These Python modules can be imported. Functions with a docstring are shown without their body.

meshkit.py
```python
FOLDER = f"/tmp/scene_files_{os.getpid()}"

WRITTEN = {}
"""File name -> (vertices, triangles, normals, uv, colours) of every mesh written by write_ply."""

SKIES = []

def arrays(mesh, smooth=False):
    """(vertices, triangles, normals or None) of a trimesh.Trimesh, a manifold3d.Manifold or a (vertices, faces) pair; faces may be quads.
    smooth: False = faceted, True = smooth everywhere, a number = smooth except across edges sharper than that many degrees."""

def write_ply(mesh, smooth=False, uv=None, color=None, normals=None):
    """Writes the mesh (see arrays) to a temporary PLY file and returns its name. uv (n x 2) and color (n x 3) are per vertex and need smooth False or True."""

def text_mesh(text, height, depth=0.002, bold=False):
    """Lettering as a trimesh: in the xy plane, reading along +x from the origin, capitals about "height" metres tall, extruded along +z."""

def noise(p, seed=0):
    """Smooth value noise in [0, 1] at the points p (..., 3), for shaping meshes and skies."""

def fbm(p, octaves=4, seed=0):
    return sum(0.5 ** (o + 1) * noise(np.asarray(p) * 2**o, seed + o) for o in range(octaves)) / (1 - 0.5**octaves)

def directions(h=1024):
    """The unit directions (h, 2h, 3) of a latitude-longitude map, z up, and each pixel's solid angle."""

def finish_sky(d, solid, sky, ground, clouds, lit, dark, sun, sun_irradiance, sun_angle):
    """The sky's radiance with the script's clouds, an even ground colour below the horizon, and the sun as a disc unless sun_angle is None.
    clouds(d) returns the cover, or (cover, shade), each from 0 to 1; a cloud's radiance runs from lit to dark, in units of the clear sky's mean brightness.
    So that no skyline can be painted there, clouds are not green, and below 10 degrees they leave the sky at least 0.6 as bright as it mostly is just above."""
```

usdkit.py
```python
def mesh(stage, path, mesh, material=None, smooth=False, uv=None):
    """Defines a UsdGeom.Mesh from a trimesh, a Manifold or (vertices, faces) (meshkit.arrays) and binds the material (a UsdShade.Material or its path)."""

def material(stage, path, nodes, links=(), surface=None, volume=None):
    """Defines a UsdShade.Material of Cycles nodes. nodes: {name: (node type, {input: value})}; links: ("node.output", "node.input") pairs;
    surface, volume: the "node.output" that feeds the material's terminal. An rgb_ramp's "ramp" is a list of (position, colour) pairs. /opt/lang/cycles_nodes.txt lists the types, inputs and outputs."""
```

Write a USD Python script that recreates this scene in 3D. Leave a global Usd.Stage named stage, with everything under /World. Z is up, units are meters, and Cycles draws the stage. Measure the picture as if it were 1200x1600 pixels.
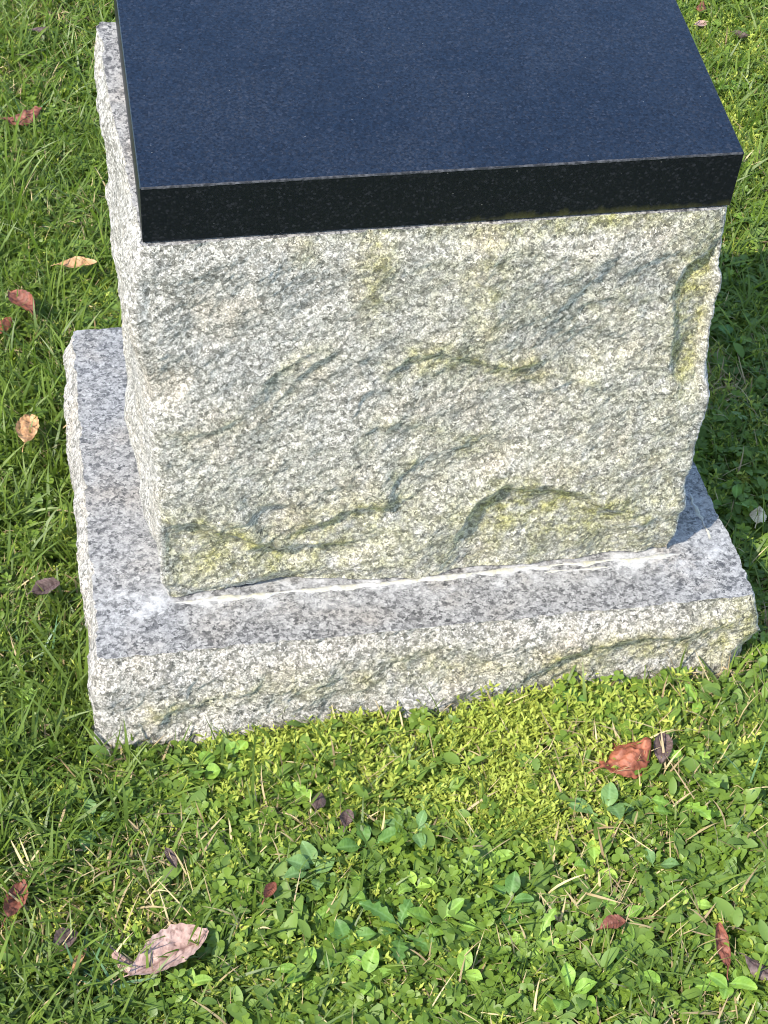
import math
import numpy as np
import trimesh
import shapely
import usdkit
import meshkit
from pxr import Gf, Sdf, Usd, UsdGeom, UsdLux, UsdShade, Vt

# ------------------------------------------------------------------ stage, camera, sky, sun
stage = Usd.Stage.CreateInMemory()
UsdGeom.SetStageUpAxis(stage, UsdGeom.Tokens.z)
UsdGeom.SetStageMetersPerUnit(stage, 1.0)
UsdGeom.Xform.Define(stage, '/World')
UsdGeom.Scope.Define(stage, '/World/Looks')

HB = 0.1290                                   # height of the base slab above the lawn
CAM = np.array([0.0152, -1.2393, 1.2300 + HB])
YAW, PITCH, ROLL, FPX = 0.2041, 0.7044, 0.0451, 2824.0
SUN_AZ, SUN_EL = math.atan2(-0.80, -0.60), math.radians(45)    # direction TOWARDS the sun, azimuth = atan2(x, y)
SUN_POWER, SKY_POWER, EXPOSURE = 0.76, 0.15, 1.67

cy_, sy_, cp_, sp_ = math.cos(YAW), math.sin(YAW), math.cos(PITCH), math.sin(PITCH)
FWD = np.array([sy_ * cp_, cy_ * cp_, -sp_])
R0 = np.array([cy_, -sy_, 0.0])
U0 = np.cross(R0, FWD)
RIGHT = math.cos(ROLL) * R0 + math.sin(ROLL) * U0
UP = -math.sin(ROLL) * R0 + math.cos(ROLL) * U0

cam = UsdGeom.Camera.Define(stage, '/World/camera')
m4 = Gf.Matrix4d(*[float(x) for x in (*RIGHT, 0, *UP, 0, *(-FWD), 0, *CAM, 1)])
cam.AddTransformOp().Set(m4)
cam.CreateHorizontalApertureAttr(36.0)
cam.CreateVerticalApertureAttr(48.0)
cam.CreateFocalLengthAttr(36.0 * FPX / 1200.0)
cam.CreateClippingRangeAttr(Gf.Vec2f(0.05, 1000.0))
cam.CreateExposureAttr(EXPOSURE)

usdkit.material(stage, '/World/Looks/sky_look', {
    's': ('sky_texture', {'sky_type': 'single_scattering', 'sun_disc': False, 'sun_elevation': SUN_EL, 'sun_rotation': SUN_AZ, 'aerosol_density': 0.7, 'ozone_density': 1.6}),
    'b': ('background_shader', {'strength': SKY_POWER})}, [('s.color', 'b.color')], surface='b.background')
dome = UsdLux.DomeLight.Define(stage, '/World/sky')
UsdShade.MaterialBindingAPI.Apply(dome.GetPrim()).Bind(UsdShade.Material.Get(stage, '/World/Looks/sky_look'))
dome.GetPrim().SetCustomDataByKey('kind', 'structure')

sun = UsdLux.DistantLight.Define(stage, '/World/sun')
sun.CreateIntensityAttr(SUN_POWER)
sun.CreateAngleAttr(0.5)
sun.CreateColorAttr(Gf.Vec3f(1.0, 0.94, 0.85))
UsdLux.LightAPI(sun.GetPrim()).CreateNormalizeAttr(True)
to_sun = Gf.Vec3d(math.sin(SUN_AZ) * math.cos(SUN_EL), math.cos(SUN_AZ) * math.cos(SUN_EL), math.sin(SUN_EL))
sun.AddOrientOp().Set(Gf.Quatf(Gf.Rotation(Gf.Vec3d(0, 0, 1), to_sun).GetQuat()))

# ------------------------------------------------------------------ helpers
used = {}


def numbered(path):
    n = used.get(path, -1) + 1
    used[path] = n
    return path if n == 0 else f'{path}_{n:03d}'


def tag(o, label=None, cat=None, group=None, kind=None):
    p = o.GetPrim() if hasattr(o, 'GetPrim') else o
    for k, v in (('label', label), ('category', cat), ('group', group), ('kind', kind)):
        if v:
            p.SetCustomDataByKey(k, v)
    return p


def thing(name, label, cat, loc=(0, 0, 0), rotz=0.0, group=None):
    x = UsdGeom.Xform.Define(stage, numbered('/World/' + name))
    x.AddTranslateOp().Set(Gf.Vec3d(*map(float, loc)))
    x.AddRotateZOp().Set(float(math.degrees(rotz)))
    return tag(x, label, cat, group)


def obj(name, mesh, mat, parent=None, smooth=False, label=None):
    base = '/World' if parent is None else str(parent.GetPath())
    m = usdkit.mesh(stage, numbered(base + '/' + name), mesh, '/World/Looks/' + mat, smooth)
    if label:
        tag(m, label)
    return m.GetPrim()


def ray(px, py):
    return FWD * FPX + RIGHT * (px - 600.0) - UP * (py - 800.0)


def on_ground(px, py, z=0.0):
    d = ray(px, py)
    return CAM + d * ((z - CAM[2]) / d[2])


def on_front(px, py, y):
    d = ray(px, py)
    return CAM + d * ((y - CAM[1]) / d[1])


def sm(a, b, x):
    t = np.clip((np.asarray(x, float) - a) / (b - a), 0, 1)
    return t * t * (3 - 2 * t)


def n2(x, y, scale, seed=0, octaves=3):
    return meshkit.fbm(np.stack([np.asarray(x) * scale + 31.7, np.asarray(y) * scale + 17.3, np.full(np.shape(x), 5.5)], -1), octaves, seed)


# ------------------------------------------------------------------ materials
def mat(name, nodes, links, surface):
    usdkit.material(stage, '/World/Looks/' + name, nodes, links, surface=surface)


def granite(name, light, mid, dark, scale, bump, dist, gap=0.5, rough=0.75, stain_col=(0.365, 0.36, 0.16), residue=False):
    """Speckled granite: pale crystals of random tone with darker mineral between them, biotite flecks; algae where the mesh says it grows."""
    hi = [min(.84, c * 1.3) for c in light]
    nodes = {
        'tc': ('texture_coordinate', {}),
        'wn': ('noise_texture', {'scale': scale * 0.7, 'detail': 4.0, 'roughness': 0.65}),
        'wm': ('vector_math', {'math_type': 'multiply_add', 'vector2': (0.014, 0.014, 0.014)}),
        'v1': ('voronoi_texture', {'scale': scale, 'feature': 'f1'}), 'h1': ('separate_color', {}),
        'v2': ('voronoi_texture', {'scale': scale * 1.9, 'feature': 'f1'}), 'h2': ('separate_color', {}), 'hm': ('mix_float', {'fac': 0.38}),
        'r1': ('rgb_ramp', {'ramp': [(0.12, dark), (0.22, dark), (0.27, mid), (0.40, mid), (0.48, light), (0.66, light), (0.85, hi)], 'interpolate': True}),
        # darker mineral in the gaps between crystals
        'gn': ('noise_texture', {'scale': scale * 1.7, 'detail': 3.0, 'roughness': 0.7}),
        'gs': ('math', {'math_type': 'multiply_add', 'value2': 1.3}), 'gd': ('math', {'math_type': 'multiply', 'value2': 0.35}),
        'gr': ('rgb_ramp', {'ramp': [(0.72, (0, 0, 0)), (0.98, (1, 1, 1))]}), 'gm': ('math', {'math_type': 'multiply', 'value2': gap}),
        'mg': ('mix', {'color2': [c * .75 for c in mid]}),
        'pk': ('noise_texture', {'scale': 18.0, 'detail': 4.0}),
        'pkr': ('rgb_ramp', {'ramp': [(0.35, (0.90, 0.91, 0.94)), (0.52, (1, 1, 1)), (0.70, (1.0, 0.94, 0.87))]}),
        'mk': ('mix', {'mix_type': 'multiply', 'fac': 0.8}),
        'at': ('attribute', {'attribute': 'algae'}),
        'fn': ('noise_texture', {'scale': 55.0, 'detail': 6.0, 'roughness': 0.72}),
        'fr': ('map_range', {'from_min': 0.32, 'from_max': 0.68, 'clamp': True}),
        'sa': ('math', {'math_type': 'multiply', 'use_clamp': True}),
        'st': ('mix', {'mix_type': 'multiply', 'color2': [min(1.0, c * 2.1) for c in stain_col]}),
        'bu': ('bump', {'strength': bump, 'distance': dist}),
        'p': ('principled_bsdf', {'roughness': rough, 'specular_ior_level': 0.4}),
    }
    links = [('tc.object', 'wn.vector'), ('wn.color', 'wm.vector1'), ('tc.object', 'wm.vector3'), ('wm.vector', 'v1.vector'), ('v1.color', 'h1.color'), ('wm.vector', 'v2.vector'), ('v2.color', 'h2.color'), ('h1.r', 'hm.a'), ('h2.r', 'hm.b'), ('hm.result', 'r1.fac'),
             ('tc.object', 'gn.vector'), ('gn.fac', 'gs.value1'), ('v1.distance', 'gd.value1'), ('gd.value', 'gs.value3'), ('gs.value', 'gr.fac'), ('gr.color', 'gm.value1'), ('gm.value', 'mg.fac'), ('r1.color', 'mg.color1'),
             ('tc.object', 'pk.vector'), ('pk.fac', 'pkr.fac'), ('mg.color', 'mk.color1'), ('pkr.color', 'mk.color2'),
             ('tc.object', 'fn.vector'), ('fn.fac', 'fr.value'), ('fr.result', 'sa.value1'), ('at.fac', 'sa.value2'), ('sa.value', 'st.fac'), ('mk.color', 'st.color1'),
             ('v1.distance', 'bu.height'), ('bu.normal', 'p.normal')]
    last = 'st.color'
    if residue:      # lime and sealant washed out over the base in front of the block
        nodes |= {'x': ('separate_xyz', {}), 'yr': ('rgb_ramp', {'ramp': [(0.0, (0, 0, 0)), (0.030, (0.0, 0.0, 0.0)), (0.058, (0.8, .8, .8)), (0.074, (1, 1, 1)), (0.10, (.35, .35, .35)), (0.2, (.12, .12, .12)), (0.5, (0, 0, 0))]}),
                  'rn': ('noise_texture', {'scale': 38.0, 'detail': 6.0, 'roughness': 0.7}), 'rr': ('map_range', {'from_min': 0.46, 'from_max': 0.66, 'clamp': True}),
                  'rm': ('math', {'math_type': 'multiply', 'use_clamp': True}), 'rs': ('math', {'math_type': 'multiply', 'value2': 0.75}), 'rx': ('mix', {'color2': (0.47, 0.465, 0.45)})}
        links += [('tc.object', 'x.vector'), ('x.y', 'yr.fac'), ('tc.object', 'rn.vector'), ('rn.fac', 'rr.value'), ('rr.result', 'rm.value1'), ('yr.color', 'rm.value2'),
                  ('rm.value', 'rs.value1'), ('rs.value', 'rx.fac'), ('st.color', 'rx.color1')]
        last = 'rx.color'
    mat(name, nodes, links + [(last, 'p.base_color')], 'p.BSDF')


granite('pitched_granite', (0.435, 0.412, 0.365), (0.165, 0.156, 0.13), (0.045, 0.042, 0.034), 335.0, 0.35, 0.002, gap=0.85)
granite('base_pitched_granite', (0.415, 0.383, 0.342), (0.15, 0.139, 0.115), (0.045, 0.042, 0.036), 310.0, 0.35, 0.002, gap=0.8)
granite('sawn_granite', (0.245, 0.238, 0.222), (0.095, 0.092, 0.088), (0.030, 0.030, 0.030), 270.0, 0.12, 0.0008, gap=0.5, rough=0.6)
granite('base_sawn_granite', (0.245, 0.238, 0.222), (0.095, 0.092, 0.088), (0.030, 0.030, 0.030), 270.0, 0.12, 0.0008, gap=0.5, rough=0.6, residue=True)

mat('black_granite', {
    'tc': ('texture_coordinate', {}), 'g': ('geometry', {}), 'nx': ('separate_xyz', {}), 'px': ('separate_xyz', {}),
    'v': ('voronoi_texture', {'scale': 480.0}), 'h': ('separate_color', {}),
    'r': ('rgb_ramp', {'ramp': [(0.0, (0.0015, 0.0015, 0.002)), (0.72, (0.0025, 0.0025, 0.003)), (0.92, (0.006, 0.006, 0.007)), (1.0, (0.012, 0.012, 0.014))]}),
    'v2': ('voronoi_texture', {'scale': 300.0}), 'h2': ('separate_color', {}),
    'c': ('math', {'math_type': 'greater_than', 'value2': 0.992}), 'n': ('math', {'math_type': 'less_than', 'value2': 0.16}), 'cn': ('math', {'math_type': 'multiply'}),
    'mx': ('mix', {'color2': (0.10, 0.098, 0.09)}),
    # dust film: patches broken up by a fine grain
    'dn': ('noise_texture', {'scale': 11.0, 'detail': 5.0, 'roughness': 0.65}), 'dr': ('map_range', {'from_min': 0.42, 'from_max': 0.75, 'clamp': True}),
    'df': ('noise_texture', {'scale': 420.0, 'detail': 2.0}), 'dfr': ('map_range', {'from_min': 0.42, 'from_max': 0.70, 'clamp': True}),
    'ds': ('math', {'math_type': 'multiply'}), 'dt': ('math', {'math_type': 'multiply_add', 'value2': 0.036, 'value3': 0.001}),
    'top': ('map_range', {'from_min': 0.55, 'from_max': 0.9, 'clamp': True}), 'dk': ('math', {'math_type': 'multiply'}),
    'du': ('mix', {'color2': (0.35, 0.36, 0.38)}),
    # the edges are only honed, the upper face is polished; single crystals take a different polish
    'sp': ('map_range', {'to_min': 0.24, 'to_max': 0.52}), 'se': ('mix_float', {'a': 0.14}),
    'rr': ('map_range', {'to_min': 0.10, 'to_max': 0.24}), 're': ('mix_float', {'a': 0.42}),
    # green film creeping up the lower edge, in runs
    'mm': ('mapping', {'scale': (70.0, 70.0, 6.0)}), 'sn': ('noise_texture', {'scale': 1.0, 'detail': 4.0, 'roughness': 0.6}),
    'zr': ('map_range', {'from_min': HB + 0.411 + 0.020, 'from_max': HB + 0.411 - 0.004, 'clamp': True}), 'xr': ('map_range', {'from_min': 0.20, 'from_max': 0.36, 'clamp': True}),
    'zx': ('math', {'math_type': 'multiply'}), 'za': ('math', {'math_type': 'multiply_add', 'value2': 0.9}), 'zb': ('map_range', {'from_min': 0.98, 'from_max': 1.45, 'clamp': True}),
    'side': ('math', {'math_type': 'subtract', 'value1': 1.0}), 'zc': ('math', {'math_type': 'multiply'}), 'zd': ('math', {'math_type': 'multiply'}), 'al': ('mix', {'color2': (0.040, 0.038, 0.013)}),
    'bu': ('bump', {'strength': 0.06, 'distance': 0.0006}),
    'p': ('principled_bsdf', {'ior': 1.8, 'specular_tint': (0.60, 0.82, 1.0)})},
    [('tc.object', 'v.vector'), ('v.color', 'h.color'), ('h.r', 'r.fac'), ('tc.object', 'v2.vector'), ('v2.color', 'h2.color'), ('h2.r', 'c.value1'),
     ('v2.distance', 'n.value1'), ('c.value', 'cn.value1'), ('n.value', 'cn.value2'), ('cn.value', 'mx.fac'), ('r.color', 'mx.color1'),
     ('tc.object', 'dn.vector'), ('dn.fac', 'dr.value'), ('tc.object', 'df.vector'), ('df.fac', 'dfr.value'), ('dr.result', 'ds.value1'), ('dfr.result', 'ds.value2'), ('ds.value', 'dt.value1'),
     ('g.normal', 'nx.vector'), ('nx.z', 'top.value'), ('dt.value', 'dk.value1'), ('top.result', 'dk.value2'), ('dk.value', 'du.fac'), ('mx.color', 'du.color1'),
     ('h.b', 'sp.value'), ('top.result', 'se.fac'), ('sp.result', 'se.b'), ('se.result', 'p.specular_ior_level'),
     ('h.g', 'rr.value'), ('top.result', 're.fac'), ('rr.result', 're.b'), ('re.result', 'p.roughness'),
     ('tc.object', 'mm.vector'), ('mm.vector', 'sn.vector'), ('tc.object', 'px.vector'), ('px.z', 'zr.value'), ('px.x', 'xr.value'), ('zr.result', 'zx.value1'), ('xr.result', 'zx.value2'),
     ('sn.fac', 'za.value1'), ('zx.value', 'za.value3'), ('za.value', 'zb.value'), ('top.result', 'side.value2'), ('zb.result', 'zc.value1'), ('side.value', 'zc.value2'), ('zc.value', 'zd.value1'), ('xr.result', 'zd.value2'),
     ('zd.value', 'al.fac'), ('du.color', 'al.color1'), ('al.color', 'p.base_color'), ('v.distance', 'bu.height'), ('bu.normal', 'p.normal')], 'p.BSDF')

mat('chipped_black_granite', {
    'tc': ('texture_coordinate', {}), 'n': ('noise_texture', {'scale': 260.0, 'detail': 3.0}),
    'r': ('rgb_ramp', {'ramp': [(0.42, (0.004, 0.004, 0.005)), (0.7, (0.05, 0.05, 0.053))]}),
    'p': ('principled_bsdf', {'roughness': 0.55})},
    [('tc.object', 'n.vector'), ('n.fac', 'r.fac'), ('r.color', 'p.base_color')], 'p.BSDF')

mat('sealant', {
    'tc': ('texture_coordinate', {}), 'n': ('noise_texture', {'scale': 60.0, 'detail': 8.0, 'roughness': 0.78}),
    'r': ('rgb_ramp', {'ramp': [(0.38, (0.40, 0.40, 0.39)), (0.47, (0.28, 0.27, 0.235)), (0.55, (0.35, 0.335, 0.26)), (0.66, (0.22, 0.20, 0.13))]}),
    'f': ('noise_texture', {'scale': 320.0, 'detail': 2.0}), 'bu': ('bump', {'strength': 0.5, 'distance': 0.001}),
    'p': ('principled_bsdf', {'roughness': 0.6})},
    [('tc.object', 'n.vector'), ('n.fac', 'r.fac'), ('r.color', 'p.base_color'), ('tc.object', 'f.vector'), ('f.fac', 'bu.height'), ('bu.normal', 'p.normal')], 'p.BSDF')

mat('algae', {
    'tc': ('texture_coordinate', {}), 'n': ('noise_texture', {'scale': 300.0, 'detail': 3.0}),
    'r': ('rgb_ramp', {'ramp': [(0.3, (0.10, 0.095, 0.03)), (0.7, (0.24, 0.22, 0.09))]}),
    'p': ('principled_bsdf', {'roughness': 0.9})},
    [('tc.object', 'n.vector'), ('n.fac', 'r.fac'), ('r.color', 'p.base_color')], 'p.BSDF')

mat('soil', {
    'g': ('geometry', {}), 'n': ('noise_texture', {'scale': 60.0, 'detail': 6.0, 'roughness': 0.65}),
    'r': ('rgb_ramp', {'ramp': [(0.3, (0.018, 0.020, 0.008)), (0.5, (0.04, 0.040, 0.016)), (0.62, (0.075, 0.065, 0.030)), (0.75, (0.13, 0.11, 0.05))]}),
    'k': ('noise_texture', {'scale': 1.6, 'detail': 5.0}), 'kr': ('rgb_ramp', {'ramp': [(0.3, (0.035, 0.075, 0.014)), (0.7, (0.075, 0.12, 0.025))]}),
    'd': ('vector_math', {'math_type': 'length'}), 'dm': ('map_range', {'from_min': 2.4, 'from_max': 4.0, 'clamp': True}),
    'mx': ('mix', {}), 'bu': ('bump', {'strength': 0.9, 'distance': 0.006}), 'p': ('principled_bsdf', {'roughness': 0.95, 'specular_ior_level': 0.2})},
    [('g.position', 'n.vector'), ('n.fac', 'r.fac'), ('g.position', 'k.vector'), ('k.fac', 'kr.fac'), ('g.position', 'd.vector1'), ('d.value', 'dm.value'),
     ('dm.result', 'mx.fac'), ('r.color', 'mx.color1'), ('kr.color', 'mx.color2'), ('mx.color', 'p.base_color'), ('n.fac', 'bu.height'), ('bu.normal', 'p.normal')], 'p.BSDF')


def foliage(name, ramp, trans=0.35, rough=0.45, spec=0.35, per_object=0.25):
    """Leaf look: colour varies blade by blade (island) and plant by plant; light passes through."""
    mat(name, {
        'g': ('geometry', {}), 'o': ('object_info', {}),
        'a': ('math', {'math_type': 'multiply', 'value2': 1 - per_object}), 'b': ('math', {'math_type': 'multiply_add', 'value2': per_object}),
        'r': ('rgb_ramp', {'ramp': ramp}),
        'tr': ('mix', {'mix_type': 'multiply', 'fac': 1.0, 'color2': (1.15, 1.1, 0.55)}),
        'p': ('principled_bsdf', {'roughness': rough, 'specular_ior_level': spec}), 't': ('translucent_bsdf', {}), 'm': ('mix_closure', {'fac': trans})},
        [('g.random_per_island', 'a.value1'), ('o.random', 'b.value1'), ('a.value', 'b.value3'), ('b.value', 'r.fac'), ('r.color', 'p.base_color'),
         ('r.color', 'tr.color1'), ('tr.color', 't.color'), ('p.BSDF', 'm.closure1'), ('t.BSDF', 'm.closure2')], 'm.closure')


foliage('grass_look', [(0.0, (0.080, 0.127, 0.023)), (0.3, (0.145, 0.211, 0.024)), (0.55, (0.246, 0.309, 0.032)), (0.75, (0.366, 0.399, 0.060)), (0.88, (0.481, 0.440, 0.108)), (0.95, (0.630, 0.482, 0.173)), (1.0, (0.732, 0.555, 0.281))], trans=0.45)
foliage('clover_look', [(0.0, (0.096, 0.161, 0.023)), (0.35, (0.189, 0.278, 0.032)), (0.7, (0.298, 0.366, 0.045)), (1.0, (0.492, 0.482, 0.081))], trans=0.4)
foliage('seedling_look', [(0.0, (0.104, 0.172, 0.037)), (0.4, (0.160, 0.244, 0.037)), (0.75, (0.256, 0.333, 0.041)), (1.0, (0.433, 0.422, 0.058))], trans=0.35, rough=.55, spec=.3)
foliage('moss_look', [(0.0, (0.25, 0.31, 0.045)), (0.4, (0.50, 0.53, 0.10)), (0.8, (0.64, 0.66, 0.20)), (1.0, (0.74, 0.68, 0.34))], trans=0.4, rough=0.6)
foliage('straw_look', [(0.0, (0.20, 0.14, 0.07)), (0.25, (0.46, 0.37, 0.19)), (0.7, (0.66, 0.57, 0.33)), (1.0, (0.74, 0.67, 0.45))], trans=0.2, rough=0.6)
for nm, c in (('weed_leaf_dark', (0.075, 0.16, 0.03)), ('weed_leaf_mid', (0.15, 0.265, 0.035)), ('weed_leaf_pale', (0.19, 0.31, 0.045)), ('weed_leaf_blue', (0.11, 0.20, 0.06))):
    mat(nm, {
        'g': ('geometry', {}), 'n': ('noise_texture', {'scale': 130.0, 'detail': 4.0}), 'n3': ('noise_texture', {'scale': 23.0, 'detail': 2.0}), 'a': ('math', {'math_type': 'multiply_add', 'value2': 0.6}),
        'r': ('rgb_ramp', {'ramp': [(0.55, [x * .6 for x in c]), (0.8, c), (1.05, [c[0] * 1.5, c[1] * 1.3, c[2] * 1.2])]}),
        'w': ('attribute', {'attribute': 'vein'}), 'wr': ('math', {'math_type': 'multiply', 'value2': 0.6}), 'mx': ('mix', {'color2': [min(.6, x * 1.5 + .05) for x in c]}),
        'bu': ('bump', {'strength': 0.4, 'distance': 0.001}),
        'p': ('principled_bsdf', {'roughness': 0.52, 'specular_ior_level': 0.3}), 't': ('translucent_bsdf', {}), 'm': ('mix_closure', {'fac': 0.3})},
        [('g.position', 'n.vector'), ('g.position', 'n3.vector'), ('n.fac', 'a.value1'), ('n3.fac', 'a.value3'), ('a.value', 'r.fac'), ('w.fac', 'wr.value1'), ('wr.value', 'mx.fac'), ('r.color', 'mx.color1'), ('mx.color', 'p.base_color'), ('mx.color', 't.color'),
         ('n.fac', 'bu.height'), ('bu.normal', 'p.normal'), ('p.BSDF', 'm.closure1'), ('t.BSDF', 'm.closure2')], 'm.closure')


def dead_leaf(name, a, b, vein, scale=70.0):
    mat(name, {
        'tc': ('texture_coordinate', {}), 'n': ('noise_texture', {'scale': scale, 'detail': 5.0, 'roughness': 0.65}),
        'r': ('rgb_ramp', {'ramp': [(0.32, a), (0.62, b), (0.8, [min(.8, x * 1.35) for x in b])]}),
        'q': ('noise_texture', {'scale': 240.0, 'detail': 3.0}), 'qr': ('rgb_ramp', {'ramp': [(0.54, (1, 1, 1)), (0.68, (0.45, 0.42, 0.40))]}), 'qm': ('mix', {'mix_type': 'multiply', 'fac': 0.8}),
        'w': ('attribute', {'attribute': 'vein'}), 'wr': ('math', {'math_type': 'multiply', 'value2': 0.8}), 'mx': ('mix', {'color2': vein}),
        'bu': ('bump', {'strength': 0.5, 'distance': 0.0015}),
        'p': ('principled_bsdf', {'roughness': 0.6, 'specular_ior_level': 0.35}), 't': ('translucent_bsdf', {}), 'm': ('mix_closure', {'fac': 0.15})},
        [('tc.object', 'n.vector'), ('n.fac', 'r.fac'), ('w.fac', 'wr.value1'), ('wr.value', 'mx.fac'), ('tc.object', 'q.vector'), ('q.fac', 'qr.fac'), ('r.color', 'qm.color1'), ('qr.color', 'qm.color2'), ('qm.color', 'mx.color1'), ('mx.color', 'p.base_color'), ('mx.color', 't.color'),
         ('n.fac', 'bu.height'), ('bu.normal', 'p.normal'), ('p.BSDF', 'm.closure1'), ('t.BSDF', 'm.closure2')], 'm.closure')


dead_leaf('leaf_rust', (0.13, 0.032, 0.016), (0.30, 0.10, 0.05), (0.16, 0.05, 0.025))
dead_leaf('leaf_tan', (0.26, 0.13, 0.055), (0.46, 0.27, 0.13), (0.22, 0.12, 0.06))
dead_leaf('leaf_pink', (0.24, 0.14, 0.11), (0.42, 0.29, 0.24), (0.12, 0.06, 0.045))
dead_leaf('leaf_redbrown', (0.09, 0.03, 0.018), (0.22, 0.075, 0.045), (0.07, 0.025, 0.015))
dead_leaf('leaf_dark', (0.04, 0.025, 0.02), (0.12, 0.08, 0.07), (0.04, 0.02, 0.02))
dead_leaf('leaf_cream', (0.42, 0.33, 0.18), (0.62, 0.53, 0.33), (0.3, 0.22, 0.1))

# ------------------------------------------------------------------ the ground
PERP = 0.009


def ground_z(x, y):
    near = 1 - sm(3.0, 8.0, np.hypot(x, y))
    return (n2(x, y, 3.1, 3) - 0.5) * 0.030 * near + (n2(x, y, 17.0, 4) - 0.5) * PERP * near + 0.022 * sm(-0.1, 0.8, x) - 0.002


def axis_points(a, b, step):
    inner = np.arange(a, b + step / 2, step)
    out = [step * 1.5]
    while out[-1] < 160:
        out.append(out[-1] * 1.55)
    out = np.array(out)
    return np.concatenate([a - out[::-1], inner, b + out])


gx, gy = axis_points(-0.5, 1.7, 0.012), axis_points(-0.8, 2.2, 0.012)
GX, GY = np.meshgrid(gx, gy, indexing='xy')
GZ = ground_z(GX, GY)
inside_base = (GX > 0.02) & (GX < 0.64) & (GY > 0.02) & (GY < 0.53)
GZ = np.where(inside_base, -0.02, GZ)
idx = np.arange(GX.size).reshape(GX.shape)
quads = np.stack([idx[:-1, :-1], idx[:-1, 1:], idx[1:, 1:], idx[1:, :-1]], -1).reshape(-1, 4)
g = obj('ground', (np.stack([GX, GY, GZ], -1).reshape(-1, 3), quads), 'soil', None, True)
tag(g, 'dark soil of the cemetery lawn under the grass', 'ground', kind='structure')

# ------------------------------------------------------------------ the gravestone
mon = thing('grave_monument', 'rock-faced grey granite gravestone with a slanted black polished plate on top', 'gravestone')


def ring(corners, r, counts, arc=7):
    """A rectangle's outline, counter-clockwise with rounded corners; the same counts give matching rings."""
    P, N = [], []
    k = len(corners)
    for i in range(k):
        a, b, c = (np.array(corners[(i + j) % k], float) for j in (-1, 0, 1))
        u, v = (b - a) / np.linalg.norm(b - a), (c - b) / np.linalg.norm(c - b)
        nu, nv = np.array([u[1], -u[0]]), np.array([v[1], -v[0]])
        ctr = b - u * r + v * r - (nu * 0)
        ctr = b - nu * r - nv * r
        for q in np.linspace(0, 1, arc):
            nn = nu * math.cos(q * math.pi / 2) + nv * math.sin(q * math.pi / 2)
            nn /= np.linalg.norm(nn)
            P.append(ctr + nn * r)
            N.append(nn)
        s, e = b - nv * 0 + v * r, c - v * r
        for q in np.linspace(0, 1, counts[i] + 2)[1:-1]:
            P.append(s + (e - s) * q)
            N.append(nv)
    return np.array(P), np.array(N)


def scallops(p, cell, seed, warp=0.35):
    """Conchoidal chips: overlapping shallow bowls with ridges between them, 0 in a bowl's floor to 1 on a ridge."""
    rg = np.random.default_rng(seed)
    w = np.stack([meshkit.fbm(p / cell * 1.3 + 7.1 * k, 3, seed + k) for k in range(3)], -1) - 0.5
    q = p + w * cell * warp * 2
    lo, hi = q.min(0) - cell, q.max(0) + cell
    n = int(np.prod(np.maximum(hi - lo, cell)) / cell ** 3 * 1.3) + 4
    c = lo + rg.random((n, 3)) * (hi - lo)
    from scipy.spatial import cKDTree
    d, i = cKDTree(c).query(q, k=2)
    lev = rg.random(n)
    return np.clip(d[:, 0] / cell, 0, 1.2) ** 2, lev[i[:, 0]], (d[:, 1] - d[:, 0]) / cell


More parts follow.
